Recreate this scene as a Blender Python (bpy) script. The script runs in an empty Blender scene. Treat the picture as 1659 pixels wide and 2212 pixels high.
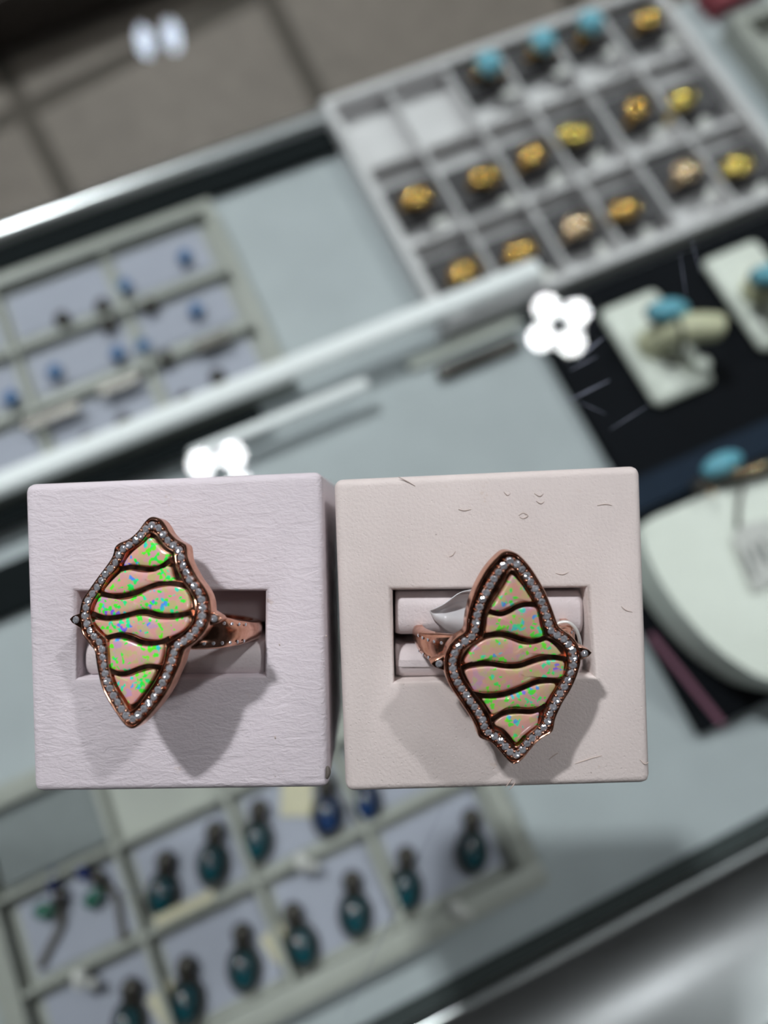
import bpy, bmesh, math, random
from mathutils import Vector, Matrix
random.seed(7)
R = math.radians
SC = bpy.context.scene
COL = SC.collection

# ------------------------------------------------------------------ camera, world, lights, exposure
GLASS = 0.95                      # top face of the glass counter
FACE = GLASS + 0.040              # top face of the two ring cubes
CAMZ = FACE + 0.100
F = 1660.0                        # focal length in pixels of the 1659 x 2212 frame
CX, CY = 829.5, 1106.0
cam_d = bpy.data.cameras.new('camera')
cam = bpy.data.objects.new('camera', cam_d)
COL.objects.link(cam)
cam.location = (0, 0, CAMZ)
cam.rotation_euler = (0, 0, 0)
cam_d.sensor_fit = 'VERTICAL'
cam_d.sensor_height = 36.0
cam_d.sensor_width = 27.0
cam_d.lens = F / 2212.0 * 36.0
cam_d.clip_start = 0.005
cam_d.clip_end = 50
cam_d.dof.use_dof = True
cam_d.dof.focus_distance = 0.0965
cam_d.dof.aperture_fstop = 8.8
SC.camera = cam

SC.view_settings.view_transform = 'Standard'
SC.view_settings.look = 'None'
SC.view_settings.gamma = 1.0
SC.view_settings.use_curve_mapping = False
SC.view_settings.exposure = -0.10

LAMP_POWER = 300.0
CEIL = 2.85
# (x, y, rotation, brightness, lens size, pitch, hue)
LAMPS = [
    (0.467, 0.499, -10, 0.28, 0.0255, 0.080, 'white'),
    (-0.436, 0.098, 15, 0.28, 0.0255, 0.085, 'white'),
    (-0.602, 1.264, 12, 0.065, 0.021, 0.074, 'blue'),
    (-1.04, 1.78, 20, 6.0, 0.034, 0.090, 'white'),
    (1.35, 1.85, -15, 2.7, 0.034, 0.090, 'white'),
    (1.5, -2.1, 0, 0.12, 0.034, 0.090, 'white'),  # unseen lamp added for highlights on the metal
    (0.2, 3.0, 0, 0.5, 0.034, 0.090, 'white'),  # another unseen lamp, added for reflected highlights
]

world = bpy.data.worlds.new('world')
SC.world = world
world.use_nodes = True
bg = world.node_tree.nodes['Background']
bg.inputs[0].default_value = (0.62, 0.62, 0.66, 1)
bg.inputs[1].default_value = 0.06

# ------------------------------------------------------------------ materials
def srgb(r, g, b):
    def c(v):
        v /= 255.0
        return v / 12.92 if v <= 0.04045 else ((v + 0.055) / 1.055) ** 2.4
    return (c(r), c(g), c(b), 1)

class NT:
    def __init__(s, name):
        s.m = bpy.data.materials.new(name); s.m.use_nodes = True
        s.t = s.m.node_tree; s.n = s.t.nodes; s.l = s.t.links
        s.p = s.n['Principled BSDF']; s.out = s.n['Material Output']
        s.tc = s.n.new('ShaderNodeTexCoord')
    def new(s, t, **k):
        x = s.n.new(t)
        for a, b in k.items(): setattr(x, a, b)
        return x
    def noise(s, scale, detail=4, rough=0.55, vec=None, dist=0.0):
        x = s.new('ShaderNodeTexNoise')
        x.inputs['Scale'].default_value = scale; x.inputs['Detail'].default_value = detail
        x.inputs['Roughness'].default_value = rough; x.inputs['Distortion'].default_value = dist
        s.l.new(vec if vec else s.tc.outputs['Object'], x.inputs['Vector'])
        return x
    def ramp(s, src, stops, interp='LINEAR'):
        x = s.new('ShaderNodeValToRGB'); x.color_ramp.interpolation = interp
        e = x.color_ramp.elements
        while len(e) > 1: e.remove(e[-1])
        e[0].position, e[0].color = stops[0]
        for p, c in stops[1:]:
            q = e.new(p); q.color = c
        s.l.new(src, x.inputs[0]); return x
    def mix(s, fac, a, b):
        x = s.new('ShaderNodeMix', data_type='RGBA')
        for sock, v in ((x.inputs[0], fac), (x.inputs[6], a), (x.inputs[7], b)):
            if hasattr(v, 'is_linked'): s.l.new(v, sock)
            else: sock.default_value = v
        return x.outputs[2]
    def bump(s, h, dist, strength=1.0, nrm=None):
        x = s.new('ShaderNodeBump'); x.inputs['Distance'].default_value = dist
        x.inputs['Strength'].default_value = strength
        s.l.new(h, x.inputs['Height'])
        if nrm: s.l.new(nrm, x.inputs['Normal'])
        return x.outputs[0]
    def set(s, **k):
        for a, b in k.items():
            a = a.replace('_', ' ')
            if hasattr(b, 'is_linked'): s.l.new(b, s.p.inputs[a])
            else: s.p.inputs[a].default_value = b
        return s

def plain(name, col, rough=0.5, metal=0.0, var=0.06, scale=300, spec=0.5, coat=0.0, bump=0.0):
    n = NT(name)
    nz = n.noise(scale, 3)
    dark = tuple(c * (1 - var) for c in col[:3]) + (1,)
    light = tuple(min(1, c * (1 + var)) for c in col[:3]) + (1,)
    r = n.ramp(nz.outputs[0], [(0.3, dark), (0.7, light)])
    n.set(Base_Color=r.outputs[0], Roughness=rough, Metallic=metal, Coat_Weight=coat)
    n.p.inputs['Specular IOR Level'].default_value = spec
    if bump: n.set(Normal=n.bump(nz.outputs[0], bump, 0.6))
    return n.m

def leather(name, col, kind):
    n = NT(name)
    mp = n.new('ShaderNodeMapping')
    n.l.new(n.tc.outputs['Object'], mp.inputs[0])
    if kind == 'wrinkled':
        mp.inputs['Scale'].default_value = (0.55, 1.3, 1.0)
        a = n.noise(2100, 5, 0.6, mp.outputs[0], 0.6)
        h = a.outputs[0]
        b = n.bump(h, 0.00020, 0.5)
        a2 = n.noise(650, 3, 0.6, mp.outputs[0], 1.0)
        b = n.bump(a2.outputs[0], 0.00035, 0.45, b)
    else:
        a = n.noise(2300, 3, 0.5, mp.outputs[0])
        v = n.new('ShaderNodeTexVoronoi'); v.inputs['Scale'].default_value = 1500
        n.l.new(mp.outputs[0], v.inputs['Vector'])
        pr = n.ramp(v.outputs['Distance'], [(0.0, (0, 0, 0, 1)), (0.22, (1, 1, 1, 1))])
        b = n.bump(a.outputs[0], 0.00015, 0.5)
        b = n.bump(pr.outputs[0], 0.00006, 0.6, b)
    big = n.noise(70, 4, 0.6)
    c1 = tuple(x * 0.93 for x in col[:3]) + (1,)
    rr = n.ramp(big.outputs[0], [(0.35, c1), (0.6, col)])
    # yellowed wear spots
    sp = n.noise(210, 5, 0.7)
    sr = n.ramp(sp.outputs[0], [(0.68, (0, 0, 0, 1)), (0.82, (1, 1, 1, 1))])
    cc = n.mix(sr.outputs[0], rr.outputs[0], (col[0] * 0.8, col[1] * 0.68, col[2] * 0.55, 1))
    spk = n.noise(900, 1, 0.5)
    s2 = n.ramp(spk.outputs[0], [(0.80, (0, 0, 0, 1)), (0.84, (1, 1, 1, 1))])
    cc = n.mix(s2.outputs[0], cc, (0.2, 0.14, 0.10, 1))
    n.set(Base_Color=cc, Roughness=0.55, Normal=b)
    n.p.inputs['Specular IOR Level'].default_value = 0.35
    return n.m

def glass_mat():
    # clear pane: lets light straight through and mirrors by the Fresnel law
    n = NT('clear_glass')
    tr = n.new('ShaderNodeBsdfTransparent'); tr.inputs[0].default_value = (0.965, 0.985, 0.98, 1)
    gl = n.new('ShaderNodeBsdfGlossy'); gl.inputs['Roughness'].default_value = 0.0
    lw = n.new('ShaderNodeLayerWeight'); lw.inputs[0].default_value = 0.5
    pw = n.new('ShaderNodeMath', operation='POWER'); n.l.new(lw.outputs['Facing'], pw.inputs[0]); pw.inputs[1].default_value = 5.0
    fr = n.new('ShaderNodeMath', operation='MULTIPLY_ADD'); n.l.new(pw.outputs[0], fr.inputs[0])
    fr.inputs[1].default_value = 0.96; fr.inputs[2].default_value = 0.04
    mx = n.new('ShaderNodeMixShader')
    n.l.new(fr.outputs[0], mx.inputs[0]); n.l.new(tr.outputs[0], mx.inputs[1]); n.l.new(gl.outputs[0], mx.inputs[2])
    n.l.new(mx.outputs[0], n.out.inputs[0])
    return n.m

def emit(name, col, power):
    n = NT(name)
    n.set(Base_Color=(0.8, 0.8, 0.8, 1), Emission_Color=col, Emission_Strength=power)
    return n.m

def rose_gold():
    n = NT('rose_gold')
    a = n.noise(900, 3)
    r = n.ramp(a.outputs[0], [(0.3, (0.50, 0.24, 0.155, 1)), (0.7, (0.76, 0.42, 0.30, 1))])
    rr = n.ramp(a.outputs[0], [(0.3, (0.12,) * 3 + (1,)), (0.7, (0.24,) * 3 + (1,))])
    n.set(Base_Color=r.outputs[0], Metallic=1.0, Roughness=rr.outputs[0], Normal=n.bump(a.outputs[0], 0.00003, 0.4))
    return n.m

def opal(name, seed, dull=1.0, offs=0.0):
    n = NT(name)
    mp = n.new('ShaderNodeMapping'); n.l.new(n.tc.outputs['Object'], mp.inputs[0])
    mp.inputs['Location'].default_value = (seed * 0.013, seed * 0.007, 0)
    mp.inputs['Scale'].default_value = (1, 1, 0.01)
    w = n.noise(2600, 3, 0.6, mp.outputs[0])
    add = n.new('ShaderNodeVectorMath', operation='MULTIPLY_ADD')
    n.l.new(w.outputs['Color'], add.inputs[0]); add.inputs[1].default_value = (0.0004, 0.0004, 0)
    n.l.new(mp.outputs[0], add.inputs[2])
    V = add.outputs[0]
    def vor(scale):
        v = n.new('ShaderNodeTexVoronoi'); v.inputs['Scale'].default_value = scale
        n.l.new(V, v.inputs['Vector'])
        s = n.new('ShaderNodeSeparateColor'); n.l.new(v.outputs['Color'], s.inputs[0])
        return s
    body = vor(900)
    pk = n.ramp(body.outputs[0], [(0.0, srgb(228, 168, 164)), (0.35, srgb(230, 170, 154)), (0.6, srgb(222, 168, 176)),
                                  (0.8, srgb(226, 180, 154)), (1.0, srgb(208, 162, 200))])
    base = pk.outputs[0]
    # soft yellow-green haze patches
    hz = n.noise(420, 3, 0.6, mp.outputs[0])
    hr = n.ramp(hz.outputs[0], [(0.50, (0, 0, 0, 1)), (0.68, (0.6, 0.6, 0.6, 1))])
    base = n.mix(hr.outputs[0], base, srgb(190, 200, 130))
    soft = vor(1300)
    sm = n.ramp(soft.outputs[1], [(0.74, (0, 0, 0, 1)), (0.76, (0.55, 0.55, 0.55, 1))])
    base = n.mix(sm.outputs[0], base, srgb(196, 206, 120))
    # crisp flecks of play of colour, gathered in clusters
    clus = n.noise(330, 2, 0.5, mp.outputs[0])
    cell = vor(2300)
    m = n.new('ShaderNodeMath', operation='MULTIPLY_ADD'); n.l.new(clus.outputs[0], m.inputs[0])
    m.inputs[1].default_value = 1.55; n.l.new(cell.outputs[1], m.inputs[2])
    fl = n.ramp(m.outputs[0], [(0.0, (0, 0, 0, 1)), (1.0, (0, 0, 0, 1))], 'CONSTANT')
    th = n.new('ShaderNodeMath', operation='GREATER_THAN'); n.l.new(m.outputs[0], th.inputs[0]); th.inputs[1].default_value = 1.545 + offs
    hue = n.noise(260, 2, 0.5, mp.outputs[0])
    hm = n.new('ShaderNodeMath', operation='MULTIPLY_ADD'); n.l.new(cell.outputs[2], hm.inputs[0])
    hm.inputs[1].default_value = 0.30; n.l.new(hue.outputs[0], hm.inputs[2])
    hc = n.ramp(hm.outputs[0], [(0.0, srgb(170, 240, 70)), (0.50, srgb(110, 252, 50)), (0.68, srgb(50, 252, 80)),
                                (0.78, srgb(60, 240, 200)), (0.85, srgb(90, 150, 255)), (0.91, srgb(150, 110, 245))])
    base = n.mix(th.outputs[0], base, hc.outputs[0])
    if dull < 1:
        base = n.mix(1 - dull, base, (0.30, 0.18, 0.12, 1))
    n.set(Base_Color=base, Roughness=0.22, Coat_Weight=0.6, Coat_Roughness=0.05)
    n.p.inputs['Coat IOR'].default_value = 1.5
    return n.m

def gem():
    n = NT('clear_stone')
    lw = n.new('ShaderNodeLayerWeight'); lw.inputs[0].default_value = 0.5
    n.set(Base_Color=(0.86, 0.88, 0.95, 1), Metallic=0.76, Roughness=0.07)
    return n.m

def steel():
    n = NT('brushed_steel')
    mp = n.new('ShaderNodeMapping'); n.l.new(n.tc.outputs['Object'], mp.inputs[0])
    mp.inputs['Scale'].default_value = (1, 60, 60)
    a = n.noise(60, 3, 0.6, mp.outputs[0])
    rr = n.ramp(a.outputs[0], [(0.3, (0.28,) * 3 + (1,)), (0.7, (0.36,) * 3 + (1,))])
    n.set(Base_Color=(0.55, 0.56, 0.57, 1), Metallic=1.0, Roughness=rr.outputs[0])
    return n.m

def floor_mat():
    n = NT('taupe_tile')
    a = n.noise(5, 4); b = n.noise(40, 4)
    r = n.ramp(a.outputs[0], [(0.3, srgb(102, 94, 85)), (0.7, srgb(120, 111, 101))])
    c = n.mix(0.25, r.outputs[0], n.ramp(b.outputs[0], [(0.4, srgb(96, 88, 80)), (0.6, srgb(126, 118, 108))]).outputs[0])
    n.set(Base_Color=c, Roughness=0.6)
    return n.m

M = dict(
    glass=glass_mat(), leather_a=leather('white_leather_wrinkled', srgb(224, 215, 221), 'wrinkled'),
    leather_b=leather('white_leather_pebbled', srgb(222, 211, 207), 'pebbled'),
    pad=leather('white_slot_leather', srgb(214, 204, 205), 'pebbled'),
    rose=rose_gold(), gem=gem(), steel=steel(), floor=floor_mat(),
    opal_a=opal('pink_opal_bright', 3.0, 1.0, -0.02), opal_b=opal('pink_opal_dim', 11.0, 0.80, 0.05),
    deck=plain('grey_laminate', srgb(176, 182, 185), 0.55, var=0.05, scale=40),
    tray=plain('tray_plastic', srgb(172, 173, 165), 0.45, var=0.05, scale=60),
    tray_dim=plain('tray_plastic_grey', srgb(216, 213, 214), 0.45, var=0.08, scale=60),
    card=plain('card_white', srgb(170, 172, 186), 0.7, var=0.03, scale=90),
    foam=plain('grey_foam', srgb(82, 80, 82), 0.9, var=0.25, scale=120),
    black=plain('black_board', srgb(10, 13, 19), 0.8, var=0.1, scale=60, spec=0.15),
    navy=plain('navy_board', srgb(34, 45, 60), 0.8, var=0.1, scale=60, spec=0.15),
    darkgap=plain('dark_gap', srgb(16, 22, 24), 0.8, var=0.1, spec=0.15),
    chrome=plain('chrome_trim', (0.62, 0.63, 0.64, 1), 0.30, 1.0, 0.05),
    darkmetal=plain('oxidised_metal', srgb(74, 70, 66), 0.35, 0.7, 0.2),
    silver=plain('silver_metal', srgb(170, 172, 175), 0.25, 0.9, 0.1),
    gold=plain('gold_metal', (0.66, 0.40, 0.13, 1), 0.14, 1.0, 0.15),
    gold_pale=plain('pale_gold_metal', (0.85, 0.62, 0.40, 1), 0.15, 1.0, 0.15),
    gold_yellow=plain('yellow_gold_metal', (0.82, 0.60, 0.17, 1), 0.15, 1.0, 0.15),
    turq=plain('turquoise_stone', srgb(112, 184, 204), 0.3, var=0.15, scale=500, coat=0.4),
    blue=plain('blue_stone', srgb(52, 104, 158), 0.3, var=0.3, scale=500, coat=0.4),
    teal=plain('teal_enamel', srgb(6, 68, 78), 0.15, var=0.5, scale=260, coat=1.0),
    teal_blue=plain('blue_enamel', srgb(10, 50, 98), 0.15, var=0.5, scale=260, coat=1.0),
    green=plain('green_enamel', srgb(24, 98, 78), 0.2, var=0.3, scale=260, coat=0.8),
    deepblue=plain('deep_blue_enamel', srgb(26, 42, 110), 0.2, var=0.3, scale=260, coat=0.8),
    white_stand=plain('white_stand_plastic', srgb(234, 237, 227), 0.4, var=0.03),
    cream=plain('cream_finger', srgb(214, 212, 178), 0.45, var=0.04),
    cream_paper=plain('cream_paper', srgb(214, 206, 178), 0.8, var=0.05),
    white_paper=plain('white_paper', srgb(214, 212, 208), 0.75, var=0.04),
    ink=plain('grey_ink', srgb(120, 120, 118), 0.8),
    pink=plain('pink_ribbon', srgb(140, 92, 112), 0.7),
    red=plain('dark_red_card', srgb(150, 60, 72), 0.6),
    brown=plain('dark_brown_wood', srgb(52, 42, 34), 0.6, var=0.2, scale=8),
    string=plain('brown_string', srgb(96, 90, 84), 0.8),
    wire=plain('silver_wire', srgb(235, 235, 232), 0.3, 0.3),
    scratch=plain('glass_scratch', srgb(112, 118, 134), 0.6),
    ceiling=plain('ceiling_paint', srgb(78, 76, 75), 0.9),
    housing=plain('lamp_housing', srgb(60, 60, 62), 0.6),
    gasket=plain('front_gasket', srgb(60, 66, 66), 0.7, spec=0.2),
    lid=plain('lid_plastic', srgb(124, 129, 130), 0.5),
    grout=plain('grout', srgb(78, 73, 66), 0.9),
    led=emit('led_strip', (0.88, 0.97, 1.0, 1), 0.25),
    scuff=plain('scuffed_leather', srgb(192, 176, 168), 0.8),
)
def tag_film():
    n = NT('tag_film')
    n.set(Base_Color=(0.72, 0.72, 0.74, 1), Roughness=0.25, Alpha=0.82)
    return n.m
M['film'] = tag_film()
LAMPMAT = {}

# ------------------------------------------------------------------ mesh helpers
def finish(name, bm, mat, parent=None, smooth=None, mats=None):
    bmesh.ops.recalc_face_normals(bm, faces=bm.faces)
    me = bpy.data.meshes.new(name); bm.to_mesh(me); bm.free()
    for mm in (mats or [mat]): me.materials.append(mm)
    if smooth is not None:
        for p in me.polygons: p.use_smooth = True
        if smooth < 180: me.set_sharp_from_angle(angle=R(smooth))
    o = bpy.data.objects.new(name, me); COL.objects.link(o)
    if parent: o.parent = parent
    return o
def tag(o, label=None, cat=None, group=None, kind=None):
    if label: o['label'] = label
    if cat: o['category'] = cat
    if group: o['group'] = group
    if kind: o['kind'] = kind
    return o
def empty(name, mat=None):
    o = bpy.data.objects.new(name, None); o.empty_display_size = 0.005
    COL.objects.link(o)
    if mat is not None: o.matrix_basis = mat
    return o
def copy_tree(o, parent=None):
    c = o.copy(); COL.objects.link(c)
    if parent: c.parent = parent
    for ch in list(o.children): copy_tree(ch, c)
    return c
def box(bm, x0, x1, y0, y1, z0, z1, bev=0.0, seg=2):
    r = bmesh.ops.create_cube(bm, size=1)
    vs = r['verts']
    for v in vs:
        v.co = Vector(((x0 + x1) / 2 + v.co.x * (x1 - x0), (y0 + y1) / 2 + v.co.y * (y1 - y0), (z0 + z1) / 2 + v.co.z * (z1 - z0)))
    if bev:
        es = {e for v in vs for e in v.link_edges}
        bmesh.ops.bevel(bm, geom=list(es), offset=bev, segments=seg, affect='EDGES', profile=0.5)
def prism(bm, pts, z0, z1, bev=0.0):
    lo = [bm.verts.new((x, y, z0)) for x, y in pts]; hi = [bm.verts.new((x, y, z1)) for x, y in pts]
    n = len(pts); f1 = bm.faces.new(hi); bm.faces.new(lo[::-1])
    for i in range(n): bm.faces.new((lo[i], lo[(i + 1) % n], hi[(i + 1) % n], hi[i]))
    if bev: bmesh.ops.bevel(bm, geom=list(f1.edges), offset=bev, segments=3, affect='EDGES', profile=0.5)
def sphere(bm, c, r, u=14, v=10, s=(1, 1, 1), rot=None):
    q = bmesh.ops.create_uvsphere(bm, u_segments=u, v_segments=v, radius=r)
    for w in q['verts']:
        p = Vector((w.co.x * s[0], w.co.y * s[1], w.co.z * s[2]))
        if rot: p = rot @ p
        w.co = p + Vector(c)
def tube(bm, path, r, seg=10, closed=False, sx=1.0, caps=True):
    path = [Vector(p) for p in path]; n = len(path)
    rr = r if isinstance(r, (list, tuple)) else [r] * n
    rings = []; up = None
    for i, p in enumerate(path):
        a = path[(i - 1) % n] if (closed or i > 0) else p
        b = path[(i + 1) % n] if (closed or i < n - 1) else p
        t = (b - a).normalized()
        if up is None: up = t.orthogonal().normalized()
        up = (up - t * up.dot(t)).normalized(); w = t.cross(up)
        rings.append([bm.verts.new(p + (up * math.cos(k * 2 * math.pi / seg) * sx + w * math.sin(k * 2 * math.pi / seg)) * rr[i]) for k in range(seg)])
    for i in range(n if closed else n - 1):
        a, b = rings[i], rings[(i + 1) % n]
        for k in range(seg): bm.faces.new((a[k], a[(k + 1) % seg], b[(k + 1) % seg], b[k]))
    if not closed and caps: bm.faces.new(rings[0][::-1]); bm.faces.new(rings[-1])
def lathe(bm, prof, seg=24, mat=None):
    rings = []
    for r, z in prof:
        rings.append([bm.verts.new((max(r, 1e-6) * math.cos(2 * math.pi * k / seg), max(r, 1e-6) * math.sin(2 * math.pi * k / seg), z)) for k in range(seg)])
    for a, b in zip(rings, rings[1:]):
        for k in range(seg): bm.faces.new((a[k], a[(k + 1) % seg], b[(k + 1) % seg], b[k]))
    bm.faces.new(rings[0][::-1]); bm.faces.new(rings[-1])
    if mat is not None:
        for ring in rings:
            for v in ring: v.co = mat @ v.co
def B(): return bmesh.new()
def catmull(pts, n_per, closed=True):
    out = []; n = len(pts)
    rng = range(n) if closed else range(n - 1)
    for i in rng:
        if closed: p0, p1, p2, p3 = (Vector(pts[(i + k) % n]) for k in (-1, 0, 1, 2))
        else: p0, p1, p2, p3 = (Vector(pts[min(max(i + k, 0), n - 1)]) for k in (-1, 0, 1, 2))
        for j in range(n_per):
            t = j / n_per
            out.append(0.5 * ((2 * p1) + (p2 - p0) * t + (2 * p0 - 5 * p1 + 4 * p2 - p3) * t * t + (3 * p1 - p0 - 3 * p2 + p3) * t ** 3))
    if not closed: out.append(Vector(pts[-1]))
    return out
def resample(pts, n, closed=False):
    P = list(pts) + ([pts[0]] if closed else [])
    L = [0]
    for a, b in zip(P, P[1:]): L.append(L[-1] + (b - a).length)
    out = []; k = 0; m = n if closed else n - 1
    for i in range(n):
        s = L[-1] * i / m
        while k < len(L) - 2 and L[k + 1] < s: k += 1
        t = (s - L[k]) / max(L[k + 1] - L[k], 1e-12)
        out.append(P[k].lerp(P[k + 1], min(t, 1)))
    return out
def inset(pts, d):
    # move a closed 2D loop inwards by d (positive) along its vertex normals
    n = len(pts); area = sum(pts[i].x * pts[(i + 1) % n].y - pts[(i + 1) % n].x * pts[i].y for i in range(n))
    s = 1 if area > 0 else -1
    out = []
    for i in range(n):
        t = (pts[(i + 1) % n] - pts[i - 1])
        if t.length < 1e-12: t = Vector((1, 0))
        t.normalize()
        out.append(pts[i] + Vector((-t.y, t.x)) * s * d)
    return out

# a pixel of the photograph turned into a point at depth d under the camera
def P(px, py, d):
    return Vector(((px - CX) / F * d, -(py - CY) / F * d, CAMZ - d))

# ------------------------------------------------------------------ sloping display deck frame
DC = 0.30; SLOPE = 0.3225; NN = math.hypot(1, SLOPE); ROT = R(24.5)
Mdeck = Matrix(((1, 0, 0, 0), (0, 1 / NN, SLOPE / NN, 0), (0, -SLOPE / NN, 1 / NN, CAMZ - DC), (0, 0, 0, 1))) @ Matrix.Rotation(ROT, 4, 'Z')
Minv = Mdeck.inverted()
def uv(px, py, h=0.0):
    o = Minv @ Vector((0, 0, CAMZ)); q = Minv @ P(px, py, 0.3)
    t = (h - o.z) / (q.z - o.z); r = o + (q - o) * t
    return r.x, r.y
def deckm(u, v, h=0.0, rz=0.0):
    return Mdeck @ Matrix.Translation((u, v, h)) @ Matrix.Rotation(R(rz), 4, 'Z')

# ------------------------------------------------------------------ room
def structure(name, bm, mat, **k):
    o = finish(name, bm, mat, **k); o['kind'] = 'structure'; return o
bm = B()
# tiles laid on grout: tile joints run like the counter
def fl(px, py): v = P(px, py, CAMZ); return v.xy
fa, fb = fl(0, 130), fl(165, 500); fc, fd = fl(575, 0), fl(720, 260)
jd = ((fb - fa).normalized() + (fd - fc).normalized()).normalized()      # joint direction
ang = math.atan2(jd.y, jd.x)
org = fl(95, 322); org2 = fl(646, 128); nrm = Vector((-jd.y, jd.x))
tw = abs((org2 - org).dot(nrm))
g = 0.0125
Mf = Matrix.Translation((org.x, org.y, 0)) @ Matrix.Rotation(ang, 4, 'Z')
cross = fl(45, 242)
off = (cross - org).dot(jd)
tl = 0.60
for i in range(-7, 8):
    for j in range(-5, 6):
        x0 = off + j * tl + g; x1 = off + (j + 1) * tl - g
        y0 = i * tw + g; y1 = (i + 1) * tw - g
        vs = [bm.verts.new(Mf @ Vector((x, y, 0.0))) for x, y in ((x0, y0), (x1, y0), (x1, y1), (x0, y1))]
        bm.faces.new(vs)
vs = [bm.verts.new((x, y, -0.002)) for x, y in ((-4, -4), (4, -4), (4, 4), (-4, 4))]
f_ = bm.faces.new(vs)
bm.faces.ensure_lookup_table()
for f2 in bm.faces: f2.material_index = 0
f_.material_index = 1
bmesh.ops.recalc_face_normals(bm, faces=bm.faces)
for f2 in bm.faces:
    if f2.normal.z < 0: f2.normal_flip()
structure('floor', bm, None, mats=[M['floor'], M['grout']])
bm = B()
vs = [bm.verts.new((x, y, CEIL + 0.03)) for x, y in ((-4, -4), (-4, 4), (4, 4), (4, -4))]
bm.faces.new(vs)
structure('ceiling', bm, M['ceiling'])
# dark plinth at the far side of the aisle (top left corner of the photograph)
bm = B()
pa, pb = fl(0, 120), fl(330, -10)
dd = (pb - pa).normalized(); nn2 = Vector((-dd.y, dd.x))
a_ = pa - dd * 2; b_ = pb + dd * 0.25
prism(bm, [a_, b_, b_ + nn2 * 0.8, a_ + nn2 * 0.8], 0.0, 0.10)
structure('trim_1', bm, M['brown'])

# ------------------------------------------------------------------ ceiling lamps
def lamp(x, y, rz, k, rad, pitch, hue, label):
    root = empty('ceiling_light', Matrix.Translation((x, y, CEIL + 0.03)) @ Matrix.Rotation(R(rz), 4, 'Z'))
    tag(root, label, 'ceiling light', None)
    bm = B(); s = pitch * 1.1
    box(bm, -s, s, -s, s, -0.022, 0.0, 0.004)
    finish('housing', bm, M['housing'], root)
    key = (round(k, 3), hue)
    if key not in LAMPMAT:
        LAMPMAT[key] = emit('lamp_glow', (0.97, 0.98, 1, 1) if hue == 'white' else (0.72, 0.82, 1, 1), LAMP_POWER * k)
    bm = B(); lathe(bm, [(rad, -0.022), (rad, -0.027), (rad * 0.8, -0.031)], 20)
    me = None
    for i in (-1, 1):
        for j in ((-1, 1) if hue == 'white' else (0,)):
            if me is None:
                o = finish('lens', bm, LAMPMAT[key], root); me = o.data
            else:
                o = bpy.data.objects.new('lens', me); COL.objects.link(o); o.parent = root
            o.location = (i * pitch / 2, j * pitch / 2, 0)
            if hue != 'white': o.scale = (1, 2.0, 1)
names = ['four-lens ceiling spotlight mirrored bright beside the white ring stand', 'four-lens ceiling spotlight mirrored just behind the left ring cube',
         'dim bluish two-lens ceiling spotlight mirrored over the brown floor tiles', 'strong four-lens ceiling spotlight far to the upper left of the counter',
         'four-lens ceiling spotlight far to the right of the counter', 'four-lens ceiling spotlight behind the viewer at right',
         'four-lens ceiling spotlight farthest beyond the counter']
for a, nme in zip(LAMPS, names): lamp(*a, nme)

# ------------------------------------------------------------------ display case
case = empty('display_case', Matrix.Translation((0, 0, 0)))
tag(case, 'glass topped jewellery display case with steel front rail under the ring cubes', 'display case')
c24, s24 = math.cos(ROT), math.sin(ROT)
bm = B()
prism(bm, [Vector((c24 * a - s24 * b, s24 * a + c24 * b)) for a, b in ((-0.6, -0.133), (0.6, -0.133), (0.6, 0.60), (-0.6, 0.60))], GLASS - 0.006, GLASS)
finish('glass_top', bm, M['glass'], case)
def deckpart(name, bm, mat, parent=case, **k):
    o = finish(name, bm, mat, parent, **k)
    if parent is case: o.matrix_basis = Mdeck
    return o
VD0, VD1 = -0.156, 0.1800
bm = B(); box(bm, -0.60, 0.60, VD0, VD1, -0.012, 0.0)
deckpart('display_deck', bm, M['deck'])
bm = B(); box(bm, -0.60, 0.054, 0.166, 0.1800, 0.0004, 0.004)  # black strip standing in for the shadow along the chrome edge
deckpart('dark_gasket', bm, M['darkgap'])
bm = B(); tube(bm, [(-0.6, 0.1825, 0.004), (0.056, 0.1825, 0.004)], 0.0052, 16)
deckpart('chrome_edge', bm, M['chrome'], smooth=60)
bm = B(); box(bm, -0.60, 0.0990, 0.0600, 0.0680, 0.014, 0.020, 0.0018)  # pale bar across the deck, given a soft glow
deckpart('led_bar', bm, M['led'], smooth=50)
bm = B(); box(bm, -0.060, 0.0150, 0.0455, 0.0505, 0.010, 0.014, 0.0018)  # shorter pale rail with the same glow
deckpart('led_rail', bm, M['led'], smooth=50)
bm = B(); box(bm, -0.60, -0.028, 0.0515, 0.0590, 0.006, 0.010, 0.001); box(bm, -0.60, -0.095, 0.0200, 0.0400, 0.0004, 0.004, 0.001)
deckpart('bar_channel', bm, M['darkgap'])
# steel front: dark gap, thin bright lip, broad rounded brushed rail
bm = B(); box(bm, -0.6, 0.6, -0.1595, -0.1545, 0.0, 0.004)
deckpart('front_gasket', bm, M['gasket'])
bm = B(); box(bm, -0.6, 0.6, -0.1622, -0.1602, 0.0, 0.010, 0.0006)
deckpart('chrome_lip', bm, M['chrome'])
bm = B()
prof = []
for i in range(19):
    y = -0.1623 - i * 0.0024
    prof.append((y, 0.0005 + 9.2 * (y + 0.1776) ** 2))
prof += [(-0.2055, -0.010), (-0.1623, -0.010)]
lo = [bm.verts.new((-0.6, y, z)) for y, z in prof]; hi = [bm.verts.new((0.6, y, z)) for y, z in prof]
for i in range(len(prof) - 1): bm.faces.new((lo[i], hi[i], hi[i + 1], lo[i + 1]))
bm.faces.new(lo); bm.faces.new(hi[::-1])
deckpart('steel_rail', bm, M['steel'], smooth=70)
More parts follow.
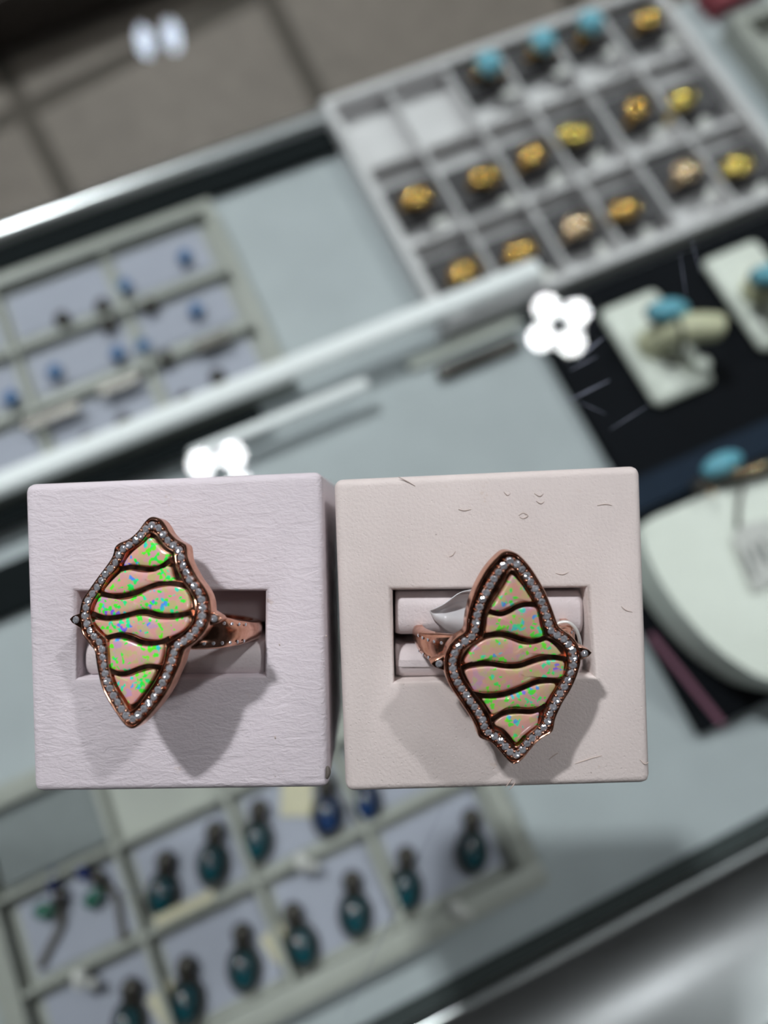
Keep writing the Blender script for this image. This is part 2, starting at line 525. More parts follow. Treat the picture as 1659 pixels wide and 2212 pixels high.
# scratches and dust on the glass top
def scr(a, b, w, bend=0.0):
    A, C = P(*a, 0.14), P(*b, 0.14)
    bm = B(); mid = (A + C) / 2 + Vector((bend, 0, 0))
    tube(bm, [A + Vector((0, 0, 0.00005)), mid + Vector((0, 0, 0.00005)), C + Vector((0, 0, 0.00005))], [w * .4, w, w * .4], 6)
    o = finish('scratch', bm, M['scratch'], case); return o
for a, b, w in (((1224, 868), (1316, 822), .00022), ((1246, 778), (1303, 730), .00025), ((1318, 928), (1399, 877), .00010),
                ((1250, 868), (1308, 894), .00009), ((1468, 545), (1482, 640), .00008), ((1492, 512), (1512, 590), .00008), ((1232, 800), (1290, 770), .00014),
                ((960, 1735), (745, 2200), .00008), ((60, 1945), (440, 1912), .00006)):
    scr(a, b, w)

# ------------------------------------------------------------------ ring cubes
def cube(name, face, slot, mat, label, pads, lean):
    ctr = sum(((P(*q, 0.1).xy) for q in face), Vector((0, 0))) / 4
    root = empty(name, Matrix.Translation((ctr.x, ctr.y, GLASS)))
    tag(root, label, 'ring display cube')
    H = FACE - GLASS
    fq = [P(*q, 0.1).xy - ctr for q in face]; sq = [P(*q, 0.1).xy - ctr for q in slot]   # TL TR BR BL
    bm = B()
    def lerp(a, b, t): return a + (b - a) * t
    top_o = [bm.verts.new((q.x, q.y, H)) for q in fq]; top_s = [bm.verts.new((q.x, q.y, H)) for q in sq]
    bot = [bm.verts.new((q.x * 0.985, q.y * 0.985, 0)) for q in fq]
    deep = [bm.verts.new((q.x, q.y, H - 0.026)) for q in sq]
    eo, es, ev = [], [], []
    for i in range(4):
        j = (i + 1) % 4
        bm.faces.new((top_o[i], top_o[j], top_s[j], top_s[i]))
        bm.faces.new((top_o[i], bot[i], bot[j], top_o[j]))
        bm.faces.new((top_s[i], top_s[j], deep[j], deep[i]))
    bm.faces.new(bot); bm.faces.new(deep)
    bm.edges.ensure_lookup_table()
    eo = [e for e in bm.edges if (e.verts[0] in top_o or e.verts[0] in bot) and (e.verts[1] in top_o or e.verts[1] in bot)]
    bmesh.ops.bevel(bm, geom=eo, offset=0.0011, segments=5, affect='EDGES', profile=0.5)
    es = [e for e in bm.edges if all(v in top_s for v in e.verts)]
    bmesh.ops.bevel(bm, geom=es, offset=0.0007, segments=4, affect='EDGES', profile=0.5)
    bmesh.ops.recalc_face_normals(bm, faces=bm.faces)
    finish('body', bm, mat, root, smooth=50)
    # rolled pads that grip the ring inside the slot
    for (y0, y1, zt, rr, tilt) in pads:
        x0, x1 = (sq[0].x + sq[3].x) / 2 + 0.0003, (sq[1].x + sq[2].x) / 2 - 0.0003
        Y0 = P(0, y0, 0.1).y - ctr.y; Y1 = P(0, y1, 0.1).y - ctr.y
        bm = B(); h = 0.018
        prof = []
        n = 8; w = Y0 - Y1
        prof.append((Y1, -h)); 
        for k in range(n + 1):
            a = math.pi / 2 * k / n; prof.append((Y1 + rr * (1 - math.cos(a)) , -rr * (1 - math.sin(a))))
        for k in range(n + 1):
            a = math.pi / 2 * k / n; prof.append((Y0 - rr * (1 - math.sin(a)), -rr * (1 - math.cos(a))))
        prof.append((Y0, -h))
        stations = [0, .008, .03, .5, .97, .992, 1]
        ring = []
        for t in stations:
            x = x0 + (x1 - x0) * t; e = min(t, 1 - t); dz = -0.0012 * max(0, 1 - e / 0.03) ** 2
            ring.append([bm.verts.new((x, py_, H + zt + pz + (dz if pz > -h else 0) + tilt * (py_ - Y1))) for py_, pz in prof])
        for a_, b2 in zip(ring, ring[1:]):
            for k in range(len(prof)):
                bm.faces.new((a_[k], a_[(k + 1) % len(prof)], b2[(k + 1) % len(prof)], b2[k]))
        bm.faces.new(ring[0]); bm.faces.new(ring[-1][::-1])
        finish('slot_pad', bm, M['pad'], root, smooth=60)
    return root, ctr
cube1, ctr1 = cube('ring_display_cube', [(51, 1046), (696, 1019), (711, 1704), (71, 1713)], [(165, 1279), (573, 1277), (571, 1461), (165, 1466)],
                   M['leather_a'], 'white leather ring cube with lilac tint and wrinkled grain, left of the two',
                   [(1272, 1368, -0.0085, 0.0022, -0.9), (1392, 1467, -0.0012, 0.0020, 0.0)], 0)
cube2, ctr2 = cube('ring_display_cube', [(721, 1036), (1384, 1006), (1407, 1694), (746, 1713)], [(848, 1275), (1267, 1270), (1283, 1460), (852, 1474)],
                   M['leather_b'], 'white leather ring cube with nicked pebbled face holding a tag, right of the two',
                   [(1281, 1378, -0.0013, 0.0022, 0.0), (1402, 1474, -0.0014, 0.0026, 0.0)], 0)
# nicks and creases in the leather of the right cube, wear on the corners
def scuff(root, ctr, pts, w=0.00010, mat='scuff'):
    bm = B(); pp = []
    for q in pts:
        v = P(*q, 0.1).xy - ctr; pp.append((v.x, v.y, FACE - GLASS + 0.00003))
    pp = catmull(pp, 4, False) if len(pp) > 2 else [Vector(p) for p in pp]
    n = len(pp); tube(bm, pp, [w * (0.3 + 0.7 * math.sin(math.pi * (i + .5) / n)) for i in range(n)], 6)
    finish('scuff_mark', bm, M[mat], root, smooth=180)
for pts in ([(860, 1030), (880, 1040), (897, 1050)], [(990, 1100), (1003, 1103), (1018, 1100)], [(1088, 1062), (1096, 1070), (1102, 1066)], [(1154, 1066), (1166, 1072), (1174, 1066)],
            [(1158, 1082), (1168, 1088), (1176, 1083)], [(1120, 1114), (1130, 1108), (1140, 1114), (1130, 1120), (1122, 1116)], [(1290, 1092), (1308, 1089), (1322, 1092)],
            [(970, 1203), (978, 1199), (984, 1190)], [(1200, 1238), (1215, 1241), (1228, 1236)], [(1242, 1650), (1270, 1640), (1300, 1632)], [(1382, 1640), (1392, 1650), (1401, 1646)],
            [(1186, 1640), (1196, 1632), (1206, 1626)], [(1092, 1700), (1100, 1690), (1106, 1682)], [(1100, 1706), (1108, 1697), (1113, 1690)], [(1342, 1310), (1352, 1318), (1366, 1322)]):
    scuff(cube2, ctr2, pts, 0.00008)
scuff(cube1, ctr1, [(707, 1655), (709, 1668), (706, 1682)], 0.00035, 'string')
for pts in ([(594, 1590), (595, 1596)], [(603, 1391), (605, 1394)], [(704, 1372), (706, 1376)]): scuff(cube1, ctr1, pts, 0.00010)

# ------------------------------------------------------------------ the two opal rings
def gem_mesh():
    bm = B(); n = 12; r = 1.0
    tab = [bm.verts.new((0.55 * math.cos(2 * math.pi * k / n), 0.55 * math.sin(2 * math.pi * k / n), 0.34)) for k in range(n)]
    mid = [bm.verts.new((0.82 * math.cos(2 * math.pi * (k + .5) / n), 0.82 * math.sin(2 * math.pi * (k + .5) / n), 0.20)) for k in range(n)]
    gir = [bm.verts.new((math.cos(2 * math.pi * k / n), math.sin(2 * math.pi * k / n), 0)) for k in range(n)]
    low = bm.verts.new((0, 0, -0.7))
    # faceted table: a shallow star so that neighbouring facets glint differently
    c = bm.verts.new((0, 0, 0.24))
    for k in range(n):
        j = (k + 1) % n
        bm.faces.new((c, tab[k], tab[j])); bm.faces.new((tab[k], mid[k], tab[j])); bm.faces.new((mid[k], gir[k], gir[j]))
        bm.faces.new((tab[k], mid[k - 1], gir[k])); bm.faces.new((tab[k], gir[k], mid[k])); bm.faces.new((low, gir[j], gir[k]))
    bmesh.ops.recalc_face_normals(bm, faces=bm.faces)
    me = bpy.data.meshes.new('pave_stone'); bm.to_mesh(me); bm.free(); me.materials.append(M['gem'])
    return me
GEM = gem_mesh()

def opal_ring(spec):
    z = lambda x, y: (spec['o'][0] + x / 3.7705, spec['o'][1] + y / 3.7700)
    nrm = Vector(spec['n']).normalized()
    cpx = spec['c']; C0 = P(*cpx, 0.1 - spec['h'])
    # local frame: y along the marquise, z out of the face
    def onplane(px, py, dz=0.0):
        o = Vector((0, 0, CAMZ)); d = P(px, py, 0.1) - o
        t = (C0 + nrm * dz - o).dot(nrm) / d.dot(nrm); return o + d * t
    t1, t2 = onplane(*spec['tips'][0]), onplane(*spec['tips'][1])
    ey = (t1 - t2).normalized(); ex = ey.cross(nrm).normalized()
    Mr = Matrix((( ex.x, ey.x, nrm.x, C0.x), (ex.y, ey.y, nrm.y, C0.y), (ex.z, ey.z, nrm.z, C0.z), (0, 0, 0, 1)))
    root = empty('opal_ring', Mr); tag(root, spec['label'], 'ring')
    Mi = Mr.inverted()
    def loc(x, y, dz=0.0):
        v = Mi @ onplane(*z(x, y), dz); return Vector((v.x, v.y))
    outer = catmull([loc(*q) for q in spec['outer']], 8); inner = catmull([loc(*q) for q in spec['inner']], 8)
    def halves(lp, n):
        # split at the lowest point (opposite tip), resample both halves evenly
        s = max(range(len(lp)), key=lambda i: lp[i].y); lp = lp[s:] + lp[:s]
        e = min(range(len(lp)), key=lambda i: lp[i].y)
        a = resample(lp[:e + 1], n + 1)[:-1]; b = resample(lp[e:] + [lp[0]], n + 1)[:-1]
        return a + b
    N = 130
    O, I = halves(outer, N), halves(inner, N)
    mm = 0.001
    def loop(pts, zz): return [bm.verts.new((p.x, p.y, zz)) for p in pts]
    bm = B()
    seq = [loop(inset(O, 0.45 * mm), -spec['wall']), loop(inset(O, 0.02 * mm), -spec['wall'] + 0.25 * mm), loop(inset(O, -0.02 * mm), -0.30 * mm), loop(O, -0.10 * mm), loop(inset(O, 0.08 * mm), 0.02 * mm), loop(inset(O, 0.20 * mm), 0.03 * mm),
           loop(inset(O, 0.30 * mm), -0.05 * mm), loop(inset(O, 0.36 * mm), -0.26 * mm), loop(inset(I, -0.28 * mm), -0.26 * mm), loop(inset(I, -0.22 * mm), -0.04 * mm),
           loop(inset(I, -0.10 * mm), 0.02 * mm), loop(inset(I, 0.0), -0.05 * mm), loop(inset(I, 0.10 * mm), -0.60 * mm)]
    n2 = 2 * N
    for a, b in zip(seq, seq[1:]):
        for k in range(n2): bm.faces.new((a[k], a[(k + 1) % n2], b[(k + 1) % n2], b[k]))
    bz = finish('bezel', bm, M['rose'], root, smooth=40)
    # floor plate of the recess (also closes the underside)
    bm = B(); f1 = bm.faces.new(loop(inset(I, 0.0), -0.58 * mm)); f2 = bm.faces.new(loop(inset(O, 0.45 * mm), -spec['wall']))
    bmesh.ops.triangulate(bm, faces=[f1, f2])
    finish('back_plate', bm, M['rose'], root)
    # wavy dividers
    for line in spec['div']:
        c = resample(catmull([loc(*q) for q in line], 6, False), 40)
        bm = B(); rows = []; w = 0.35 * mm
        for i, p in enumerate(c):
            t = (c[min(i + 1, 39)] - c[max(i - 1, 0)]).normalized(); nn_ = Vector((-t.y, t.x))
            rows.append([bm.verts.new((p.x + nn_.x * a, p.y + nn_.y * a, zz)) for a, zz in ((-w, -.58 * mm), (-w, -.16 * mm), (-w * .86, -.10 * mm), (0, -.115 * mm), (w * .86, -.10 * mm), (w, -.16 * mm), (w, -.58 * mm))])
        for a, b in zip(rows, rows[1:]):
            for k in range(6): bm.faces.new((a[k], a[k + 1], b[k + 1], b[k]))
        bm.faces.new(rows[0]); bm.faces.new(rows[-1][::-1])
        finish('divider', bm, M['rose'], root, smooth=50)
    # opal inlays
    for i, poly in enumerate(spec['opal']):
        raw = [loc(*q) for q in poly]
        pts = resample(catmull(raw, 5), 90, True)
        # keep the points of the end pieces crisp
        bm = B()
        cen = sum(pts, Vector((0, 0))) / len(pts)
        l0 = [bm.verts.new((p.x, p.y, -.58 * mm)) for p in pts]; l1 = [bm.verts.new((p.x, p.y, -.24 * mm)) for p in pts]
        prev = l1; rows = [l0, l1]
        for sc, zz in ((.975, -.17), (.93, -.13), (.8, -.08), (.55, -.03), (.25, 0.0)):
            rows.append([bm.verts.new((cen.x + (p.x - cen.x) * sc, cen.y + (p.y - cen.y) * sc, zz * mm)) for p in pts])
        for a, b in zip(rows, rows[1:]):
            for k in range(90): bm.faces.new((a[k], a[(k + 1) % 90], b[(k + 1) % 90], b[k]))
        bm.faces.new(rows[-1])
        finish('opal_inlay', bm, M[spec['opmat']], root, smooth=70)
    # pave stones along the channel
    Ic = inset(I, -0.25 * mm); Oc = inset(O, 0.33 * mm)
    mid = [(a + b) / 2 for a, b in zip(Oc, Ic)]
    Ls = resample(mid, spec['stones'], True)
    fine = resample(mid, spec['stones'] * 2, True)
    bead = B()
    for k, p in enumerate(Ls):
        o = bpy.data.objects.new('pave_stone', GEM); COL.objects.link(o); o.parent = root
        o.location = (p.x, p.y, -0.10 * mm); o.scale = (0.50 * mm,) * 3
        o.rotation_euler = (random.uniform(-.28, .28), random.uniform(-.28, .28), random.uniform(0, 6.28))
        q = fine[(2 * k + 1) % len(fine)]
        nx = fine[(2 * k + 2) % len(fine)] - fine[2 * k % len(fine)]
        nx.normalize(); nv = Vector((-nx.y, nx.x))
        for sgn in (-1, 1):
            sphere(bead, (q.x + nv.x * sgn * .36 * mm, q.y + nv.y * sgn * .38 * mm, -.04 * mm), .19 * mm, 8, 6)
    finish('prong_beads', bead, M['rose'], root, smooth=180)
    # side accents: small pointed bezels each with one stone
    for sx in (-1, 1):
        e = spec['acc'][0] if sx < 0 else spec['acc'][1]
        q = Mi @ onplane(*e, -1.2 * mm)
        bm = B(); x, y = q.x, q.y
        w = 1.15 * mm
        tri = [Vector((x - sx * 1.3 * mm, y - w)), Vector((x + sx * .35 * mm, y - .42 * mm)), Vector((x + sx * .75 * mm, y)), Vector((x + sx * .35 * mm, y + .42 * mm)), Vector((x - sx * 1.3 * mm, y + w))]
        prism(bm, tri, -2.2 * mm, -.55 * mm, 0.00012)
        a = finish('side_accent', bm, M['rose'], root, smooth=40)
        o = bpy.data.objects.new('accent_stone', GEM); COL.objects.link(o); o.parent = a
        o.location = (x - sx * .22 * mm, y, -.50 * mm); o.scale = (.46 * mm,) * 3; o.rotation_euler = (0, 0, 1.0)
    # gallery wall under the head
    bm = B()
    G1 = [bm.verts.new((p.x, p.y, -spec['wall'])) for p in inset(O, 0.7 * mm)]; G2 = [bm.verts.new((p.x * .80, p.y * .80, -spec['wall'] - 1.1 * mm)) for p in inset(O, 0.8 * mm)]
    for k in range(n2): bm.faces.new((G1[k], G1[(k + 1) % n2], G2[(k + 1) % n2], G2[k]))
    finish('gallery', bm, M['rose'], root, smooth=40)
    # shank: flat band that widens towards the head
    bm = B(); rows = []; Rr = spec['R']; cz = -spec['wall'] * 0.4 - Rr
    n = 72
    for k in range(n):
        th = 2 * math.pi * k / n
        sx_, cx_ = math.sin(th), math.cos(th)
        X = Rr * math.copysign(abs(sx_) ** .80, sx_); Z = cz + Rr * math.copysign(abs(cx_) ** (.80 if cx_ > 0 else 1), cx_)
        up = max(0, cx_)
        if cx_ > .9: Z = min(Z, -spec['wall'] - .3 * mm)
        hw = (1.25 + 1.0 * up ** .8) * mm; th_ = (0.75 + .35 * up) * mm
        d = Vector((sx_, 0, cx_)); yy = spec['bandy']
        rows.append([bm.verts.new(Vector((X, yy + y_, Z)) + d * r_) for y_, r_ in ((-hw, -th_), (-hw, 0), (-hw * .85, th_ * .45), (-hw * .3, th_ * .75), (hw * .3, th_ * .75), (hw * .85, th_ * .45), (hw, 0), (hw, -th_), (0, -th_ * 1.1))])
    for k in range(n):
        a, b = rows[k], rows[(k + 1) % n]
        for j in range(9): bm.faces.new((a[j], a[(j + 1) % 9], b[(j + 1) % 9], b[j]))
    sh = finish('shank', bm, M['rose'], root, smooth=50)
    # small stones set in the shoulders
    for sx in (-1, 1):
        for row in (-1, 1):
            for k in range(6):
                th = R(38 + k * 7.5)
                X = Rr * math.sin(th) ** .80 * sx; Z = cz + Rr * math.cos(th) ** .80
                d = Vector((math.sin(th) * sx, 0, math.cos(th)))
                p = Vector((X, spec['bandy'] + row * (1.28 - k * .05) * mm, Z)) + d * .62 * mm
                o = bpy.data.objects.new('shoulder_stone', GEM); COL.objects.link(o); o.parent = sh
                o.location = p; o.scale = (.22 * mm,) * 3; o.rotation_euler = d.to_track_quat('Z', 'Y').to_euler()
    return root

ring1 = opal_ring(dict(
    o=(140, 1100), n=(-0.21, 0.10, 1), c=(314, 1348), h=0.0085, tips=((331, 1118), (283, 1575)), wall=0.0020, R=0.0095, bandy=-0.0005, stones=60,
    acc=((168, 1338), (471, 1336)), opmat='opal_a', label='rose gold opal ring with bright green flecks, pointed tip down, in the lilac white cube',
    outer=[(722, 62), (775, 82), (815, 130), (850, 190), (900, 240), (960, 275), (987, 305), (1000, 400), (1030, 470), (1080, 560), (1130, 630), (1168, 700), (1187, 790), (1182, 880), (1160, 955), (1115, 1025), (1050, 1090), (985, 1135), (960, 1180), (940, 1250), (900, 1340), (850, 1450), (780, 1560), (700, 1660), (620, 1742), (560, 1785), (520, 1783), (470, 1740), (400, 1640), (340, 1540), (295, 1440), (268, 1330), (250, 1220), (238, 1150), (205, 1110), (160, 1050), (130, 990), (113, 900), (120, 820), (140, 740), (190, 660), (260, 560), (320, 480), (370, 410), (393, 360), (405, 310), (440, 275), (520, 240), (590, 180), (650, 100), (685, 68)],
    inner=[(695, 195), (740, 213), (780, 268), (830, 322), (882, 350), (890, 380), (897, 440), (922, 510), (960, 590), (1010, 660), (1045, 720), (1058, 800), (1050, 880), (1018, 950), (960, 1010), (880, 1062), (835, 1092), (820, 1150), (805, 1230), (775, 1320), (720, 1420), (660, 1510), (600, 1590), (545, 1640), (518, 1632), (470, 1550), (410, 1450), (380, 1370), (360, 1280), (350, 1180), (345, 1090), (328, 1045), (270, 990), (225, 920), (205, 850), (215, 780), (250, 715), (300, 640), (350, 560), (410, 500), (450, 440), (480, 385), (500, 348), (560, 310), (620, 270), (665, 215)],
    div=[[(445, 490), (530, 472), (610, 480), (690, 490), (770, 475), (850, 420)], [(290, 688), (400, 710), (480, 705), (580, 680), (670, 640), (760, 610), (860, 603), (960, 618)],
         [(215, 848), (320, 885), (420, 880), (520, 860), (600, 840), (680, 840), (780, 865), (880, 868), (1030, 845)], [(320, 1055), (400, 1032), (470, 1030), (550, 1050), (620, 1080), (700, 1092), (790, 1080), (850, 1050)],
         [(360, 1312), (440, 1340), (510, 1335), (600, 1300), (680, 1280), (780, 1288)]],
    opal=[[(690, 232), (740, 280), (790, 332), (842, 365), (835, 400), (780, 445), (700, 462), (600, 453), (540, 448), (475, 462), (500, 400), (560, 335), (640, 272)],
          [(460, 507), (520, 497), (600, 510), (680, 515), (760, 495), (840, 465), (870, 560), (890, 585), (850, 588), (760, 590), (660, 620), (560, 655), (470, 680), (380, 682), (312, 668), (360, 600), (420, 540)],
          [(285, 715), (380, 735), (480, 735), (580, 710), (680, 662), (780, 635), (880, 625), (950, 640), (992, 700), (1010, 760), (1005, 810), (940, 835), (860, 845), (760, 838), (680, 815), (600, 815), (520, 838), (420, 860), (320, 860), (238, 835), (240, 790), (260, 745)],
          [(235, 900), (330, 913), (440, 905), (540, 880), (640, 868), (740, 893), (860, 900), (940, 892), (1000, 880), (990, 940), (950, 985), (900, 1015), (840, 1040), (760, 1062), (690, 1060), (620, 1045), (540, 1012), (450, 1002), (380, 1010), (330, 1025), (290, 985), (250, 940)],
          [(355, 1075), (400, 1058), (460, 1060), (530, 1080), (600, 1108), (680, 1118), (740, 1112), (795, 1103), (785, 1170), (770, 1230), (752, 1262), (700, 1260), (640, 1265), (570, 1290), (500, 1312), (430, 1312), (370, 1290), (360, 1200)],
          [(395, 1355), (450, 1368), (520, 1362), (600, 1333), (680, 1312), (730, 1312), (700, 1380), (650, 1460), (590, 1540), (530, 1592), (480, 1530), (430, 1450)]]))

ring2 = opal_ring(dict(
    o=(860, 1170), n=(0.10, -0.13, 1), c=(1105, 1416), h=0.0085, tips=((1100, 1192), (1108, 1650)), wall=0.0020, R=0.0098, bandy=0.0, stones=62,
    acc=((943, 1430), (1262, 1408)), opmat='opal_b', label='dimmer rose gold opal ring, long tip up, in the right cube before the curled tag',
    outer=[(905, 80), (960, 95), (1010, 130), (1080, 210), (1140, 300), (1190, 390), (1230, 480), (1265, 570), (1290, 640), (1312, 690), (1360, 730), (1420, 775), (1465, 835), (1487, 900), (1490, 980), (1470, 1060), (1440, 1140), (1400, 1220), (1350, 1300), (1310, 1380), (1282, 1450), (1268, 1525), (1245, 1562), (1180, 1600), (1120, 1650), (1070, 1710), (1020, 1770), (970, 1808), (930, 1810), (890, 1780), (820, 1700), (760, 1640), (690, 1612), (655, 1585), (635, 1520), (590, 1430), (530, 1340), (470, 1250), (420, 1170), (388, 1090), (375, 1000), (385, 920), (415, 850), (470, 790), (530, 750), (552, 712), (557, 650), (575, 560), (600, 470), (640, 370), (700, 260), (760, 180), (830, 110), (868, 86)],
    inner=[(930, 235), (975, 270), (1020, 340), (1070, 420), (1110, 490), (1140, 560), (1165, 640), (1185, 720), (1202, 775), (1260, 800), (1320, 840), (1360, 890), (1375, 960), (1370, 1040), (1340, 1110), (1300, 1180), (1260, 1250), (1220, 1330), (1180, 1400), (1160, 1470), (1120, 1520), (1060, 1570), (1010, 1630), (970, 1668), (930, 1650), (880, 1590), (830, 1545), (780, 1520), (760, 1470), (740, 1400), (680, 1310), (620, 1230), (560, 1150), (525, 1080), (510, 1000), (525, 930), (570, 870), (640, 820), (688, 785), (700, 740), (710, 650), (725, 595), (770, 500), (820, 410), (870, 320), (905, 255)],
    div=[[(735, 568), (830, 590), (900, 570), (970, 530), (1040, 512), (1130, 515)], [(690, 772), (780, 755), (860, 755), (940, 775), (1020, 800), (1090, 812), (1160, 800), (1215, 775)],
         [(515, 1035), (600, 1000), (680, 992), (760, 995), (850, 1010), (930, 1015), (1010, 1005), (1090, 975), (1170, 950), (1260, 942), (1375, 960)],
         [(600, 1235), (680, 1252), (760, 1255), (850, 1245), (950, 1215), (1050, 1175), (1130, 1142), (1220, 1133), (1330, 1138)], [(755, 1460), (830, 1410), (900, 1385), (980, 1380), (1070, 1385), (1140, 1370), (1200, 1335)]],
    opal=[[(935, 280), (975, 315), (1020, 370), (1065, 440), (1092, 490), (1030, 490), (960, 510), (900, 540), (830, 565), (762, 555), (800, 490), (850, 410), (900, 330)],
          [(740, 603), (820, 612), (890, 595), (960, 558), (1020, 536), (1080, 534), (1125, 548), (1145, 600), (1160, 680), (1182, 770), (1130, 785), (1070, 785), (1000, 768), (930, 745), (860, 730), (790, 730), (722, 745), (728, 680)],
          [(620, 868), (700, 812), (760, 790), (840, 785), (920, 808), (1000, 838), (1080, 845), (1150, 830), (1212, 812), (1270, 845), (1320, 900), (1328, 925), (1250, 915), (1150, 925), (1080, 950), (1000, 980), (920, 990), (830, 980), (740, 968), (650, 970), (550, 998), (570, 940)],
          [(550, 1055), (620, 1035), (740, 1020), (860, 1037), (980, 1038), (1080, 1008), (1180, 978), (1280, 970), (1352, 985), (1355, 1040), (1335, 1108), (1240, 1105), (1150, 1108), (1060, 1145), (960, 1185), (860, 1218), (760, 1228), (660, 1226), (620, 1215), (590, 1160), (560, 1100)],
          [(690, 1285), (780, 1285), (880, 1270), (980, 1235), (1070, 1195), (1170, 1162), (1285, 1168), (1240, 1260), (1195, 1330), (1160, 1345), (1060, 1358), (960, 1350), (880, 1362), (820, 1388), (775, 1410), (740, 1365), (705, 1310)],
          [(800, 1472), (850, 1435), (920, 1413), (1000, 1408), (1080, 1412), (1148, 1398), (1145, 1440), (1135, 1495), (1080, 1540), (1020, 1590), (965, 1640), (910, 1580), (860, 1530), (798, 1500)]]))

# price tag curled behind the right ring, with its wire loop
root = empty('price_tag', Matrix.Translation(P(985, 1325, 0.100)))
tag(root, 'curled blank white price tag tucked into the slot behind the right ring', 'price tag')
bm = B(); Mi = root.matrix_basis.inverted(); gr = []
T = catmull([(930, 1318), (950, 1309), (968, 1297), (990, 1281), (1012, 1274), (1035, 1272)], 4, False)
Bt = catmull([(930, 1320), (938, 1338), (948, 1350), (968, 1368), (995, 1378), (1035, 1384)], 4, False)
for i in range(21):
    s_ = i / 20; row = []
    a, b = T[i], Bt[i]
    for j in range(13):
        t = j / 12; q = a.lerp(b, t)
        hgt = 0.0022 * (1 - t / .38) ** 2 * min(1, s_ * 3 + .3) if t < .38 else 0.0016 * math.sin(math.pi * (t - .38) / .62) * min(1, s_ * 2)
        row.append(bm.verts.new(Mi @ P(q.x, q.y, 0.0992 - hgt)))
    gr.append(row)
for i in range(20):
    for j in range(12): bm.faces.new((gr[i][j], gr[i][j + 1], gr[i + 1][j + 1], gr[i + 1][j]))
o = finish('tag_paper', bm, M['film'], root, smooth=180)
md = o.modifiers.new('thick', 'SOLIDIFY'); md.thickness = 0.00012
bm = B()
path = [Mi @ P(x, y, d) for x, y, d in ((1190, 1365, .0965), (1203, 1349, .0965), (1216, 1344, .0965), (1230, 1346, .0966), (1243, 1358, .0968), (1250, 1374, .0972), (1253, 1392, .098), (1252, 1412, .101), (1248, 1420, .106))]
tube(bm, catmull(path, 5, False), 0.00024, 8)
finish('wire_loop', bm, M['wire'], root, smooth=180)

# ------------------------------------------------------------------ trays in the case
def tray(name, u0, u1, v0, v1, us, vs, wall, hgt, mat, label, fw=0.004, h0=0.0):
    root = empty(name, deckm((u0 + u1) / 2, (v0 + v1) / 2, 0.0003 + h0))
    tag(root, label, 'tray')
    cu, cv = (u0 + u1) / 2, (v0 + v1) / 2
    bm = B(); box(bm, u0 - cu, u1 - cu, v0 - cv, v1 - cv, 0, 0.0015); finish('base', bm, mat, root)
    for a in ((u0, u1, v0, v0 + fw), (u0, u1, v1 - fw, v1), (u0, u0 + fw, v0 + fw, v1 - fw), (u1 - fw, u1, v0 + fw, v1 - fw)):
        bm = B(); box(bm, a[0] - cu, a[1] - cu, a[2] - cv, a[3] - cv, 0.0015, hgt, 0.0007); finish('frame_side', bm, mat, root, smooth=50)
    for u in us:
        bm = B(); box(bm, u - wall / 2 - cu, u + wall / 2 - cu, v0 + fw - cv, v1 - fw - cv, 0.0015, hgt * .85, 0.0003); finish('divider', bm, mat, root)
    for v in vs:
        bm = B(); box(bm, u0 + fw - cu, u1 - fw - cu, v - wall / 2 - cv, v + wall / 2 - cv, 0.0015, hgt * .85, 0.0003); finish('divider', bm, mat, root)
    return root, cu, cv
FOOT = Minv @ Vector((0, 0, CAMZ))
def lift(u, v, h):
    k = 1 - h / FOOT.z
    return FOOT.x + (u - FOOT.x) * k, FOOT.y + (v - FOOT.y) * k
HL = 0.012
LU = lambda u: lift(u, 0, HL)[0]
LV = lambda v: lift(0, v, HL)[1]
tR, cuR, cvR = tray('jewelry_tray', LU(0.0570), LU(0.2400), LV(0.0625), LV(0.1980), [LU(q) for q in (0.0900, 0.1205, 0.1480, 0.1765, 0.2060)], [LV(0.1080), LV(0.1540)], 0.0016, 0.012, M['tray_dim'],
                    'large compartment tray of gold and turquoise rings at upper right', 0.0045)
tL, cuL, cvL = tray('jewelry_tray', -0.2600, -0.0105, 0.0640, 0.1610, [-0.0620, -0.1100, -0.1580, -0.206], [0.0950, 0.1240], 0.0014, 0.008, M['tray'],
                    'tray of small blue and grey stud earrings at left, above the light bar', 0.0055)
tB, cuB, cvB = tray('jewelry_tray', -0.1790, -0.0045, -0.1410, -0.0370, [-0.1315, -0.0925, -0.0530], [-0.0715, -0.1010], 0.0020, 0.009, M['tray'],
                    'tray of teal pendants below the two ring cubes', 0.0075)
# white cards lying in the cells of the earring and pendant trays
def card(u0, u1, v0, v1, label, group, mat='card', z=0.0019):
    bm = B(); w, h = (u1 - u0) / 2, (v1 - v0) / 2
    box(bm, -w, w, -h, h, 0, 0.0008, 0.0002)
    o = finish('display_card', bm, M[mat]); o.matrix_basis = deckm((u0 + u1) / 2, (v0 + v1) / 2, z)
    tag(o, label, 'card', group)
ord_c = ['rightmost', 'second from the right', 'third from the right', 'fourth from the right', 'leftmost']
uc = [-0.0170, -0.0620, -0.1100, -0.1580, -0.206]
vr = [(0.1250, 0.1545, 'top'), (0.0960, 0.1230, 'middle'), (0.0705, 0.0940, 'bottom')]
for a in range(3):
    for v0, v1, nm in vr:
        card(uc[a + 1] + 0.0025, uc[a] - 0.0035, v0 + 0.006, v1 - 0.002, 'white earring card in the %s row of the earring tray, %s' % (nm, ord_c[a]), 'earring cards')
ub = [-0.1715, -0.1315, -0.0925, -0.0530, -0.0120]
